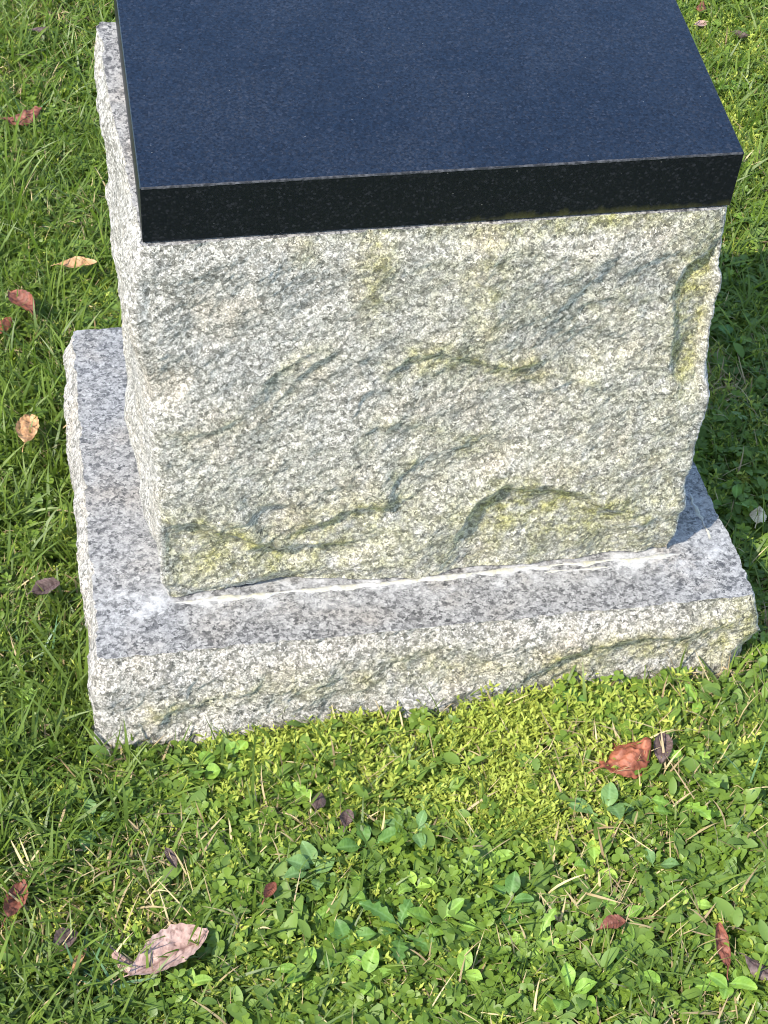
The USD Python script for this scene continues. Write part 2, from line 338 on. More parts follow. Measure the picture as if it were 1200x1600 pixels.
def ledge(x, z, pts, h, L, fade=0.05, lip=0.25, a=0.019):
    """A broken scoop: a ridge along the line, below it the face drops back by about h and then recovers over L."""
    xs, zs = np.array([p[0] for p in pts]), np.array([p[1] for p in pts])
    o = np.argsort(xs)
    xs, zs = xs[o], zs[o]
    s = np.interp(x, xs, zs) - z + (n2(x, z, 40.0, 9) - 0.5) * 0.014 + (n2(x, z, 170.0, 10, 2) - 0.5) * 0.003
    f = sm(xs[0] - fade * .4, xs[0] + fade * .6, x) * (1 - sm(xs[-1] - fade * .6, xs[-1] + fade * .4, x))
    sp, sn = np.maximum(s, 0), np.minimum(s, 0)
    below = -1.5 * h * (1 - np.exp(-sp / a)) * np.exp(-sp / (L * 1.6)) + lip * h * np.exp(-sp / 0.020) * (s > 0)
    above = lip * h * np.exp(sn / (L * 0.9)) * (s <= 0)
    green = np.exp(-sp / (L * 0.8)) * (s > 0) + np.exp(sn / 0.010) * (s <= 0)
    return (below + above) * f, green * f


def side_scoop(P):
    """The broken hollow at the block's upper right edge: behind a ridge that runs down the face."""
    pts = sorted([(on_front(px, py, 0.07)[2], on_front(px, py, 0.07)[0]) for px, py in ((1112, 392), (1070, 425), (1052, 470), (1056, 520), (1048, 570), (1062, 620))])
    zs, xs = np.array([p[0] for p in pts]), np.array([p[1] for p in pts])
    x, z = P[:, 0], P[:, 2]
    s = x - np.interp(z, zs, xs) + (n2(x, z, 60.0, 33) - .5) * .010
    f = sm(zs[0] - .02, zs[0] + .04, z) * (1 - sm(zs[-1] - .01, zs[-1] + .012, z))
    sp = np.maximum(s, 0)
    return (-0.011 * (1 - np.exp(-sp / .010)) * np.exp(-sp / .09) + .002 * np.exp(np.minimum(s, 0) / .02) * (s <= 0)) * f, (s > 0) * f * .55


def front(pts, y):
    return [(on_front(px, py, y)[0], on_front(px, py, y)[2]) for px, py in pts]


def rocky(name, lower, upper, zlow, ztop, counts, rows, r, bulge, chips, ledges, stains, seed, matn, extra=None, fine=1.0):
    """A block of stone whose four sides are rock-pitched; returns its top outline. ztop(x, y) gives the sawn top."""
    A, N = ring(lower, r, counts)
    B, _ = ring(upper, r, counts)
    t = np.linspace(0, 1, rows)[:, None, None]
    XY = A[None] * (1 - t) + B[None] * t
    top = ztop(B[:, 0], B[:, 1])
    Z = zlow + (top[None] - zlow) * t[..., 0]
    NN = np.broadcast_to(N[None], XY.shape)
    P = np.concatenate([XY, Z[..., None]], -1).reshape(-1, 3)
    n = NN.reshape(-1, 2)
    below = np.broadcast_to(top[None], Z.shape).reshape(-1) - P[:, 2]
    above = P[:, 2] - zlow
    env = sm(0, 0.035, below)
    d = bulge(P, n) * env
    for cell, amp, sd in chips:
        bowl, lev, gap = scallops(P, cell, seed + sd)
        d = d + amp * (bowl * 0.9 - 0.45 + (lev - 0.5) * 0.9 * sm(0.0, 0.22, gap)) * (0.25 + 0.75 * env)
    d += (meshkit.fbm(P * 70, 3, seed + 5) - 0.5) * 0.0032 * (0.35 + 0.65 * env)
    d += (meshkit.fbm(P * 240, 3, seed + 6) - 0.5) * 0.0030 * fine * (0.5 + 0.5 * env)
    ff = sm(0.6, 0.95, -n[:, 1])
    alg = np.zeros(len(P))
    for pts, yp, h, L, *more in ledges:
        dd, gg = side_scoop(P) if pts is None else ledge(P[:, 0], P[:, 2], front(pts, yp), h * 0.95, L, *more)
        d += dd * ff * (0.15 + 0.85 * sm(0, 0.02, below))
        alg = np.maximum(alg, gg * ff * min(1.0, h / 0.009))
    alg = alg * 0.75 + stains(P) * ff
    d += -0.0035 * sm(.5, .75, meshkit.fbm(P * 60, 3, seed + 9)) * (1 - sm(0, .012, below)) + (meshkit.fbm(P * 150, 3, seed + 8) - .5) * .0028 * (1 - env)
    if extra is not None:
        d += extra(P, n)
    P[:, :2] += n * d[:, None]
    k = len(A)
    V = P.reshape(rows, k, 3)
    V[-1, :, 2] = ztop(V[-1, :, 0], V[-1, :, 1])
    # the arris is chipped, not ruled: the last two rows sink a little at random
    ids = np.arange(rows * k).reshape(rows, k)
    nx = np.roll(ids, -1, 1)
    q = np.stack([ids[:-1], nx[:-1], nx[1:], ids[1:]], -1).reshape(-1, 4)
    part = obj(name, (V.reshape(-1, 3), q), matn, mon, True)
    UsdGeom.PrimvarsAPI(part).CreatePrimvar('algae', Sdf.ValueTypeNames.FloatArray, 'vertex').Set(Vt.FloatArray.FromNumpy(np.clip(alg, 0, 1.3).astype(np.float32)))
    return part, V[-1, :, :]


def cap(outline, ztop, lift=0.0):
    poly = shapely.Polygon(outline[:, :2]).buffer(0)
    if poly.geom_type != 'Polygon':
        poly = max(poly.geoms, key=lambda s: s.area)
    v, f = trimesh.creation.triangulate_polygon(poly, engine='earcut')
    z = ztop(v[:, 0], v[:, 1]) + lift
    m = trimesh.Trimesh(np.column_stack([v, z]), f, process=False)
    if m.face_normals[:, 2].mean() < 0:
        m.invert()
    return m


# -- base slab
BW, BD = 0.660, 0.553


def base_bulge(P, n):
    x, y, z = P.T
    low = sm(-0.02, 0.06, z)
    b = 0.006 + 0.010 * (meshkit.fbm(P * 9.0, 3, 41) - 0.35)
    b = b + np.where(-n[:, 1] > 0.6, 0.004 + 0.008 * (1 - sm(0.02, 0.09, z)), 0)
    b = b + 0.004 * sm(.6, .9, -n[:, 0]) * (0.4 + 1.2 * meshkit.fbm(P * 14, 2, 43))
    return b


def base_extra(P, n):
    # the chipped right-hand front corner
    c = np.array([0.668, -0.006, 0.040])
    dd = np.linalg.norm((P - c) * np.array([1, 1, 0.7]), axis=1)
    return -0.014 * (1 - sm(0.014, 0.034, dd))


FB, YD = -0.004, 0.070
base_ledges = [
    ([(205, 1120), (330, 1085), (420, 1060)], FB, 0.007, 0.02),
    ([(560, 1025), (640, 1020), (760, 1000)], FB, 0.004, 0.02),
    ([(820, 1040), (930, 1000), (1010, 985), (1090, 990)], FB, 0.009, 0.03),
    ([(1060, 985), (1130, 970), (1165, 960)], FB, 0.007, 0.03),
    ([(430, 1080), (520, 1050), (600, 1055)], FB, 0.005, 0.02),
]


def spots(P, y, items):
    out = np.zeros(len(P))
    for px, py, rx, rz, w in items:
        c = on_front(px, py, y)
        q = ((P[:, 0] - c[0]) / rx) ** 2 + ((P[:, 2] - c[2]) / rz) ** 2
        out = np.maximum(out, w * np.exp(-q))
    return out


def base_stains(P):
    return 0.10 + spots(P, FB, [(700, 1040, .10, .02, .6), (900, 1030, .06, .03, .6), (1150, 985, .035, .05, 1.3), (1040, 1010, .06, .015, .9), (480, 1060, .05, .02, .5), (250, 1110, .03, .02, .4)])


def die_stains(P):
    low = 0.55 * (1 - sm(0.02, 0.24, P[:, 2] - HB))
    return 0.08 + low + spots(P, YD, [(590, 420, .018, .06, 1.1), (765, 430, .026, .08, .9), (690, 390, .012, .03, .5), (480, 390, .012, .02, .6), (1085, 470, .030, .14, 1.0), (900, 350, .16, .014, 1.1), (780, 430, .10, .07, .45), (1000, 560, .10, .10, .35), (650, 365, .10, .006, .6),
                                      (1060, 600, .03, .07, .5), (700, 560, .06, .03, .5), (740, 700, .02, .02, .8), (330, 880, .06, .02, .35), (860, 800, .08, .03, .7), (960, 340, .05, .02, .6), (800, 580, .07, .02, .5)])


flat_top = lambda x, y: HB + 0 * x
base_part, base_out = rocky('base_slab', [(0, 0), (BW, 0), (BW, BD), (0, BD)], [(0, 0), (BW, 0), (BW, BD), (0, BD)], -0.05, flat_top,
                            (330, 260, 150, 300), 84, 0.007, base_bulge, [(0.055, 0.006, 1), (0.024, 0.003, 2)], base_ledges, base_stains, 100, 'base_pitched_granite', base_extra)
tag(base_part, 'wide low granite base slab with rough sides')
UsdGeom.Xform(mon)
obj('sawn_top', cap(base_out, flat_top), 'base_sawn_granite', base_part)

# -- die (the upright block)
YF, HF, SL = 0.0727, 0.4092, 0.1777
die_top = lambda x, y: HB + HF + math.tan(SL) * (y - YF)


def die_bulge(P, n):
    z = P[:, 2] - HB
    b = 0.004 + 0.012 * (meshkit.fbm(P * 7.0, 3, 77) - 0.40)
    b = b * sm(0, 0.03, z)
    wl = sm(0.35, 0.9, -n[:, 0])
    dn = die_top(P[:, 0], P[:, 1]) - P[:, 2]
    b = b + wl * 0.014 * np.exp(-((dn - 0.075) / 0.055) ** 2 - ((P[:, 1] - 0.10) / 0.07) ** 2)
    b = b + wl * 0.006 * np.exp(-((P[:, 1] - 0.30) / 0.05) ** 2)
    b = b + np.where(n[:, 0] > 0.7, 0.005 * sm(0.05, 0.2, z) * (1 - sm(0.30, 0.4, z)), 0)
    return b




def die_extra(P, n):
    out = np.zeros(len(P))
    for px, py, rad, dep in ((1110, 540, 0.045, 0.003), (1120, 400, 0.03, 0.002)):
        c = on_front(px, py, YD)
        dd = np.linalg.norm((P - c) * np.array([1.25, 0.6, 0.7]), axis=1)
        out -= dep * (1 - sm(rad * 0.35, rad, dd + (n2(P[:, 0], P[:, 2], 60.0, 22) - .5) * .02))
    return out


die_ledges = [
    (None, YD, 0.009, 0.02),
    ([(395, 625), (430, 585), (470, 560), (525, 545)], YD, 0.0065, 0.05),
    ([(605, 590), (640, 560), (690, 548), (740, 560), (800, 575), (860, 560)], YD, 0.011, 0.028),
    ([(715, 830), (745, 785), (790, 757), (860, 758), (920, 775), (985, 800)], YD, 0.016, 0.055),
    ([(440, 850), (500, 815), (560, 795), (650, 780)], YD, 0.011, 0.035),
    ([(238, 810), (300, 815), (380, 838), (440, 862), (560, 850)], YD, 0.015, 0.038),
    ([(250, 680), (330, 672), (400, 640)], YD, 0.006, 0.020),
    ([(550, 700), (590, 668), (640, 662), (710, 682)], YD, 0.006, 0.022),
    ([(605, 775), (630, 745), (655, 722)], YD, 0.008, 0.008, 0.01),
    ([(880, 500), (950, 465), (1010, 470)], YD, 0.005, 0.020),
    ([(800, 600), (870, 590), (960, 610)], YD, 0.005, 0.018),
    ([(940, 830), (1000, 815), (1070, 780)], YD, 0.005, 0.018),
]
die_part, die_out = rocky('upright_block', [(0.0695, 0.0714), (0.5972, 0.0714), (0.5972, 0.385), (0.0660, 0.385)],
                          [(0.0665, YF), (0.5870, YF), (0.5870, 0.385), (0.0505, 0.385)], HB + 0.0015, die_top,
                          (300, 180, 140, 180), 250, 0.008, die_bulge, [(0.13, 0.012, 1), (0.065, 0.0052, 2), (0.022, 0.0006, 3)], die_ledges, die_stains, 500, 'pitched_granite', die_extra)
tag(die_part, 'upright granite block with chipped rock-faced sides')
obj('sawn_top', cap(die_out, die_top), 'sawn_granite', die_part)

# -- black plate
PW0, PW1, PL, PT = 0.0698, 0.5872, 0.322, 0.0590


def chamfered(w, d, h, c):
    import manifold3d as m3
    pts = []
    for sx in (0, 1):
        for sy in (0, 1):
            for sz in (0, 1):
                for k in range(3):
                    p = [sx * w, sy * d, sz * h]
                    s = [1 - 2 * sx, 1 - 2 * sy, 1 - 2 * sz]
                    for j in range(3):
                        if j != k:
                            p[j] += s[j] * c
                    pts.append(p)
    return trimesh.Trimesh(pts).convex_hull


plate = UsdGeom.Xform.Define(stage, str(mon.GetPath()) + '/plate')
tilt = trimesh.transformations.rotation_matrix(SL, [1, 0, 0])
place = trimesh.transformations.translation_matrix([PW0, 0.0750, float(die_top(0, 0.0750)) + 0.0018]) @ tilt
slab = chamfered(PW1 - PW0, PL, PT, 0.0007)
slab.apply_transform(place)
stage.RemovePrim(plate.GetPath())
plate = obj('plate', slab, 'black_granite', mon, False, 'polished black granite plate with bare upper face')
# the pale chipped arris along its front upper edge: tiny bevel facets standing 0.3 mm proud
rg = np.random.default_rng(12)
L = PW1 - PW0
k = 260
xs = np.linspace(0.001, L - 0.001, k)
wv = 0.0006 + 0.0012 * meshkit.fbm(np.stack([xs * 160, xs * 0, xs * 0], -1), 3, 5)
prof = np.stack([np.column_stack([xs, np.full(k, -0.0003), PT - wv]), np.column_stack([xs, np.full(k, 0.00005) + 0.0002, np.full(k, PT - 0.0001)]), np.column_stack([xs, wv, np.full(k, PT + 0.0003)])], 1)
ids = np.arange(k * 3).reshape(k, 3)
qs = np.concatenate([np.stack([ids[:-1, j], ids[1:, j], ids[1:, j + 1], ids[:-1, j + 1]], -1) for j in (0, 1)])
arr = trimesh.transform_points(prof.reshape(-1, 3), place)
obj('front_arris', (arr, qs), 'chipped_black_granite', plate, False)
# thin bed of sealant and algae squeezed out under the plate
bed = trimesh.creation.box([PW1 - PW0 - 0.012, PL - 0.012, 0.0022])
bed.apply_translation([(PW1 - PW0) / 2, PL / 2, -0.0007])
bed.apply_transform(place)
obj('bedding_joint', bed, 'algae', mon)


# -- sealant bead between block and base
def bead(path, width, height, seed, lift=0.0, seg=8, ends=1.0):
    path = np.asarray(path, float)
    n = len(path)
    tan = np.gradient(path, axis=0)
    tan /= np.linalg.norm(tan, axis=1, keepdims=True)
    side = np.column_stack([tan[:, 1], -tan[:, 0]])
    s = np.arange(n)
    w = width * np.clip(-.55 + 3.0 * meshkit.fbm(np.stack([s * .11, s * 0, s * 0.], -1), 5, seed), .08, 1.6) * ends
    h = height * (0.45 + 1.1 * meshkit.fbm(np.stack([s * .16, s * 0, s * 0.], -1), 3, seed + 3))
    rows = []
    for q in np.linspace(0, 1, seg):
        off = (q - 0.35) * w
        z = HB + lift + h * ends * (np.sin(np.clip(q, 0, 1) * math.pi) ** 0.7 * (1.0 - 0.5 * q)) - 0.0006 * (q in (0, 1))
        rows.append(np.column_stack([path + side * off[:, None], z + 0 * off]))
    V = np.stack(rows, 1)
    V += (meshkit.noise(V * 400.0, seed)[..., None] - 0.5) * np.array([0, 0, 0.0012])
    i = np.arange(n * seg).reshape(n, seg)
    q = np.concatenate([np.stack([i[:-1, j], i[:-1, j + 1], i[1:, j + 1], i[1:, j]], -1) for j in range(seg - 1)])
    return V.reshape(-1, 3), q[:, ::-1]


for a, b, wid, hgt, off, sd in ((0.068, 0.36, .0065, .0016, 0.0, 3), (0.30, 0.604, .0065, .0015, .0012, 4), (0.44, 0.53, .004, .0008, -.007, 12)):
    xs = np.linspace(a, b, int((b - a) / .0018))
    yy = 0.0700 + off + (n2(xs, xs * 0, 26.0, 8 + sd) - 0.5) * 0.008 + (n2(xs, xs * 0, 150.0, 18 + sd) - 0.5) * 0.003
    ends = np.minimum(sm(0, .03, xs - a), sm(0, .03, b - xs))
    obj('sealant_joint', bead(np.column_stack([xs, yy]), wid, hgt, sd, 0.0, 8, ends), 'sealant', mon, True, 'thin whitish sealant smeared along the foot of the block' if sd == 3 else None)
pa, pb = on_ground(1078, 772, HB)[:2], on_ground(1110, 842, HB)[:2]
tt = np.linspace(0, 1, 60)[:, None]
smear = pa * (1 - tt) + pb * tt + np.column_stack([(n2(tt[:, 0] * .1, tt[:, 0] * 0, 60.0, 31) - .5) * .008, tt[:, 0] * 0])
obj('sealant_smear', bead(smear, 0.0035, 0.0010, 7), 'sealant', mon, True, 'thin pale smear of sealant on the base top')


# ------------------------------------------------------------------ plants: prototypes
def ribbon(pts, widths, side, fold=0.0, up=(0, 0, 1)):
    """A flat or gently folded blade along pts."""
    pts, widths = np.asarray(pts, float), np.asarray(widths, float)[:, None]
    side, up = np.asarray(side, float), np.asarray(up, float)
    if fold == 0:
        V = np.stack([pts - side * widths / 2, pts + side * widths / 2], 1)
        c = 2
    else:
        V = np.stack([pts - side * widths / 2 + up * fold * widths, pts, pts + side * widths / 2 + up * fold * widths], 1)
        c = 3
    n = len(pts)
    i = np.arange(n * c).reshape(n, c)
    q = np.concatenate([np.stack([i[:-1, j], i[:-1, j + 1], i[1:, j + 1], i[1:, j]], -1) for j in range(c - 1)])
    return V.reshape(-1, 3), q


def join(parts):
    V, Q, n = [], [], 0
    for v, q in parts:
        V.append(v)
        Q.append(np.asarray(q) + n)
        n += len(v)
    return np.vstack(V), np.vstack(Q)


def grass_blade(rg, length, width, base=(0, 0, 0), lean=None, bend=None, seg=6):
    yaw = rg.uniform(0, 2 * math.pi)
    a = rg.uniform(0.15, 0.95) if lean is None else lean
    b = rg.uniform(0.3, 1.3) if bend is None else bend
    p, pts, w = np.array(base, float), [], []
    for k in range(seg):
        t = k / (seg - 1)
        pts.append(p.copy())
        w.append(width * (0.7 + 0.6 * t if t < 0.4 else max(0.06, 0.94 * (1 - ((t - 0.4) / 0.6) ** 1.8))))
        ang = a + b * t
        p += length / (seg - 1) * np.array([math.sin(ang) * math.cos(yaw), math.sin(ang) * math.sin(yaw), math.cos(ang)])
        p[2] = max(p[2], 0.002)
    tw = rg.uniform(-0.7, 0.7)
    side = np.array([-math.sin(yaw) * math.cos(tw), math.cos(yaw) * math.cos(tw), math.sin(tw)])
    return ribbon(pts, w, side)


def grass_tuft(rg, n, lmin, lmax, wmin, wmax, spread, **kw):
    return join([grass_blade(rg, rg.uniform(lmin, lmax), rg.uniform(wmin, wmax), (rg.normal(0, spread), rg.normal(0, spread), 0), **kw) for _ in range(n)])


def leaflet(base, direction, length, width, tilt, droop=0.3, shape=1.0, seg=5, fold=0.12, normal=None):
    """An oval leaf starting at base and growing in the horizontal direction."""
    d = np.array([math.cos(direction), math.sin(direction), 0.0])
    s = np.array([-d[1], d[0], 0.0])
    pts, w = [], []
    p = np.array(base, float)
    for k in range(seg):
        t = k / (seg - 1)
        pts.append(p.copy())
        w.append(width * max(0.10, math.sin(math.pi * (0.06 + 0.90 * t ** shape)) ** 0.75))
        ang = tilt - droop * t
        p = p + length / (seg - 1) * (d * math.cos(ang) + np.array([0, 0, 1]) * math.sin(ang))
    return ribbon(pts, w, s, fold)


def clover_sprig(rg, n, size, height):
    parts = []
    for _ in range(n):
        b = np.array([rg.normal(0, 0.010), rg.normal(0, 0.010), 0.0])
        h = rg.uniform(*height)
        top = b + np.array([rg.normal(0, 0.006), rg.normal(0, 0.006), h])
        parts.append(ribbon([b, (b + top) / 2 + [0.001, 0, 0], top], [0.0009] * 3, [1, 0, 0], 0.3))
        a0, sz = rg.uniform(0, 6.28), size * rg.uniform(0.7, 1.25)
        tl = rg.uniform(-0.1, 0.5)
        for k in range(3):
            parts.append(leaflet(top, a0 + k * 2.094 + rg.normal(0, .12), sz, sz * 0.95, tl + rg.normal(0, .15), 0.3, 1.25, 5, 0.10))
    return join(parts)


def chickweed_sprig(rg, n, size):
    """A creeping stem with small opposite oval leaves."""
    parts = []
    for _ in range(n):
        yaw = rg.uniform(0, 6.28)
        p = np.array([rg.normal(0, .008), rg.normal(0, .008), 0.003])
        el = rg.uniform(0.25, 0.9)
        pts = [p.copy()]
        for k in range(5):
            p = p + 0.007 * np.array([math.cos(yaw) * math.cos(el), math.sin(yaw) * math.cos(el), math.sin(el)])
            el -= 0.16
            yaw += rg.normal(0, .2)
            pts.append(p.copy())
            sz = size * rg.uniform(.6, 1.15)
            tw = (k % 2) * 1.57 * 0.5
            for sgn in (-1, 1):
                parts.append(leaflet(p, yaw + sgn * (1.2 + tw * .3), sz, sz * .62, rg.uniform(0, .6), .35, 1.0, 4, .12))
        parts.append(ribbon(pts, [0.001] * len(pts), [math.sin(yaw), -math.cos(yaw), 0], 0.3))
        parts.append(leaflet(p, yaw, size * .8, size * .5, .6, .2, 1.0, 4, .12))
    return join(parts)


def moss_sprig(rg, n):
    """Upright moss shoots: short stems bristling with tiny pointed leaves."""
    parts = []
    for _ in range(n):
        b = np.array([rg.normal(0, .009), rg.normal(0, .009), 0])
        yaw, lean, h = rg.uniform(0, 6.28), rg.uniform(0.1, 0.9), rg.uniform(.014, .026)
        ax = np.array([math.sin(lean) * math.cos(yaw), math.sin(lean) * math.sin(yaw), math.cos(lean)])
        for k in range(9):
            t = (k + 1.5) / 10
            a = k * 2.4 + yaw
            l = 0.0074 * (1.1 - .35 * t) * rg.uniform(.7, 1.2)
            parts.append(leaflet(b + ax * h * t, a, l, l * .42, rg.uniform(.3, 1.0), rg.uniform(.2, .9), .7, 3, 0.0))
        parts.append(ribbon([b, b + ax * h], [0.0011, 0.0008], [math.sin(yaw), -math.cos(yaw), 0]))
    return join(parts)


def straw_clump(rg, n, lmin, lmax):
    parts = []
    for _ in range(n):
        parts.append(grass_blade(rg, rg.uniform(lmin, lmax), rg.uniform(.0009, .0022), (rg.normal(0, .014), rg.normal(0, .014), rg.uniform(.001, .010)), lean=rg.uniform(.5, 1.45), bend=rg.uniform(-.5, 1.1), seg=6))
    return join(parts)


# ------------------------------------------------------------------ scattering
# what the lens can see of the lawn, with a margin
corner = [on_ground(-170, 1760)[:2], on_ground(1370, 1760)[:2], on_ground(1370, -170)[:2], on_ground(-170, -170)[:2]]
LAWN = shapely.Polygon(corner).buffer(0.06)


def blobs(x, y, spots):
    """Sum of soft patches given as (photo x, photo y, radius in metres, weight) on the lawn."""
    out = np.zeros(np.shape(x))
    for px, py, r, w in spots:
        c = on_ground(px, py)
        out += w * np.exp(-((x - c[0]) ** 2 + (y - c[1]) ** 2) / (r * r))
    return out


def scatter_points(n, seed, weight):
    rg = np.random.default_rng(seed)
    x0, y0, x1, y1 = LAWN.bounds
    X = np.zeros(0)
    Y = np.zeros(0)
    while len(X) < n:
        x, y = rg.uniform(x0, x1, n * 2), rg.uniform(y0, y1, n * 2)
        ok = shapely.contains_xy(LAWN, x, y)
        ok &= ~((x > -0.004) & (x < BW + 0.004) & (y > -0.008) & (y < BD + 0.004))
        ok &= rg.random(len(x)) < weight(x, y)
        X, Y = np.concatenate([X, x[ok]]), np.concatenate([Y, y[ok]])
    return X[:n], Y[:n], rg


def scatter(name, label, cat, protos, matn, n, seed, weight, smin, smax, tilt=0.25, lift=0.0, near_scale=None):
    pi = UsdGeom.PointInstancer.Define(stage, '/World/' + name)
    paths = []
    for k, pm in enumerate(protos):
        paths.append(obj(name + '_clump', pm, matn, pi.GetPrim(), True).GetPath())
    x, y, rg = scatter_points(n, seed, weight)
    z = ground_z(x, y) + lift
    yaw = rg.uniform(0, 2 * math.pi, n)
    tx, ty = rg.normal(0, tilt, n), rg.normal(0, tilt, n)
    from scipy.spatial.transform import Rotation as Rn
    q = (Rn.from_euler('x', tx) * Rn.from_euler('y', ty) * Rn.from_euler('z', yaw)).as_quat()
    s = rg.uniform(smin, smax, n)
    if near_scale is not None:
        s = s * near_scale(x, y)
    pi.CreatePositionsAttr(Vt.Vec3fArray.FromNumpy(np.column_stack([x, y, z]).astype(np.float32)))
    pi.CreateOrientationsAttr(Vt.QuathArray([Gf.Quath(float(a[3]), float(a[0]), float(a[1]), float(a[2])) for a in q]))
    pi.CreateScalesAttr(Vt.Vec3fArray.FromNumpy(np.repeat(s[:, None], 3, 1).astype(np.float32)))
    pi.CreateProtoIndicesAttr(Vt.IntArray.FromNumpy(rg.integers(0, len(protos), n).astype(np.int32)))
    pi.CreatePrototypesRel().SetTargets(paths)
    tag(pi, label, cat, kind='stuff')


MOSS = [(440, 1165, .07, .8), (520, 1150, .06, .6), (690, 1145, .075, 1.1), (745, 1140, .05, .8), (850, 1195, .07, .8), (790, 1265, .05, .7), (985, 1110, .05, .6), (740, 1300, .04, .5), (640, 1100, .05, .6), (840, 1290, .04, .5),
        (1130, 110, .09, .9), (1175, 260, .09, .8), (1110, 200, .06, .5), (1190, 700, .05, .2)]
DRY = [(215, 1430, .04, 1.0), (240, 1365, .04, .9), (60, 1420, .05, .6), (1090, 1120, .05, 1.0), (1110, 1310, .04, .8), (930, 1330, .04, .5), (740, 1560, .05, .5), (60, 30, .06, 1.0), (150, 370, .05, .6), (880, 1220, .06, .6),
       (1050, 1450, .05, .4), (20, 980, .05, .5), (1120, 640, .05, .7), (420, 1290, .04, .5), (1160, 1060, .05, .8), (920, 1420, .04, .6)]
BARE = [(505, 1285, .03, 1.0), (940, 1430, .045, 1.0), (1110, 1510, .03, .9), (580, 1160, .02, .8), (200, 1500, .03, .6), (75, 935, .03, .8), (1130, 660, .04, .6), (20, 880, .03, .6), (1000, 1200, .03, .6), (30, 1480, .03, .7), (545, 1310, .02, .8)]
LUSH = [(560, 1400, .10, 1.0), (660, 1440, .09, .9), (500, 1530, .09, .9), (920, 1320, .06, .6), (880, 1520, .09, .6), (1060, 1480, .09, .5), (300, 1260, .07, .5)]


def left_side(x, y):      # the lawn left of and behind the stone is grassier, the lawn in front leafier
    return np.maximum(1 - sm(-0.02, 0.10, x), sm(0.25, 0.9, y) * 0.8)


def w_grass(x, y):
    b = 0.36 + 0.54 * left_side(x, y)
    return np.clip(b * (0.55 + 0.9 * n2(x, y, 9, 61)) * (1 - .55 * blobs(x, y, MOSS)) * (1 - .8 * blobs(x, y, BARE)) * (1 - .3 * blobs(x, y, DRY)), 0.01, 1)


def w_clover(x, y):
    b = 0.85 - 0.60 * left_side(x, y)
    return np.clip(b * (0.2 + 1.6 * sm(0.35, 0.62, n2(x, y, 8, 62))) * (1 - .55 * blobs(x, y, MOSS)) * (1 - .85 * blobs(x, y, BARE)) * (1 - .6 * blobs(x, y, DRY)), 0.01, 1)


def w_chick(x, y):
    b = 0.8 - 0.45 * left_side(x, y)
    return np.clip(b * (0.3 + 1.4 * sm(0.35, 0.6, n2(x, y, 7, 63))) * (1 - .4 * blobs(x, y, MOSS)) * (1 - .85 * blobs(x, y, BARE)) * (1 - .5 * blobs(x, y, DRY)), 0.01, 1)


def w_moss(x, y):
    return np.clip(blobs(x, y, MOSS) * sm(.46, .57, n2(x, y, 26, 64)) * 1.3 + 0.02 + 0.06 * sm(0.5, 0.7, n2(x, y, 6, 66)), 0, 1)


def w_straw(x, y):
    return np.clip(0.10 + 0.4 * sm(0.45, 0.75, n2(x, y, 10, 65)) + 1.1 * blobs(x, y, DRY) + .3 * blobs(x, y, BARE), 0, 1)


def edge_w(x, y):         # a fringe the mower cannot reach, close to the stone
    dx = np.maximum(np.maximum(-x, x - BW), 0)
    dy = np.maximum(np.maximum(-y, y - BD), 0)
    d = np.hypot(dx, dy)
    return np.clip(np.exp(-d / 0.018) * (0.3 + 1.2 * sm(.4, .65, n2(x, y, 14, 71))), 0, 1)


rg = np.random.default_rng(7)
scatter('grass', 'short green grass of the cemetery lawn', 'grass', [grass_tuft(rg, 8, .025, .068, .0014, .0036, .010) for _ in range(9)], 'grass_look', 16000, 1, w_grass, .75, 1.25, near_scale=lambda x, y: 1 + .25 * left_side(x, y))
scatter('fringe_grass', 'longer grass left standing along the foot of the base slab', 'grass', [grass_tuft(rg, 5, .03, .065, .0012, .0026, .006) for _ in range(6)], 'grass_look', 420, 2, edge_w, .7, 1.15)
scatter('clover', 'small clover leaves spread through the lawn', 'clover', [clover_sprig(rg, 6, .0066, (.008, .024)) for _ in range(7)], 'clover_look', 9500, 3, w_clover, .7, 1.25)
scatter('chickweed', 'creeping chickweed with tiny oval leaves in the lawn', 'ground cover', [chickweed_sprig(rg, 5, .0078) for _ in range(7)], 'clover_look', 10500, 4, w_chick, .7, 1.25)
scatter('moss', 'yellow-green moss patches in front of the gravestone', 'moss', [moss_sprig(rg, 7) for _ in range(6)], 'moss_look', 5800, 5, w_moss, .7, 1.3, lift=.004)
scatter('dry_grass', 'dead straw-coloured grass lying in the lawn', 'dry grass', [straw_clump(rg, 6, .012, .042) for _ in range(9)], 'straw_look', 6000, 6, w_straw, .7, 1.3, lift=.006)


def seedling(rg):
    n = int(rg.integers(3, 7))
    return join([leaflet((rg.normal(0, .003), rg.normal(0, .003), rg.uniform(.006, .022)), k * 6.283 / n + rg.normal(0, .4), l := rg.uniform(.010, .023), l * rg.uniform(.45, .62), rg.uniform(.1, .9), rg.uniform(.2, .9), .9, 7, .14) for k in range(n)])


def w_seed(x, y):
    return np.clip((0.55 - .45 * left_side(x, y)) * (.3 + 1.2 * n2(x, y, 8, 67)) + .8 * blobs(x, y, LUSH) - .3 * blobs(x, y, MOSS) - .5 * blobs(x, y, BARE), 0.01, 1)


scatter('seedlings', 'small oval-leaved seedlings mixed into the lawn', 'ground cover', [seedling(rg) for _ in range(10)], 'seedling_look', 3000, 8, w_seed, .7, 1.3, lift=.004)

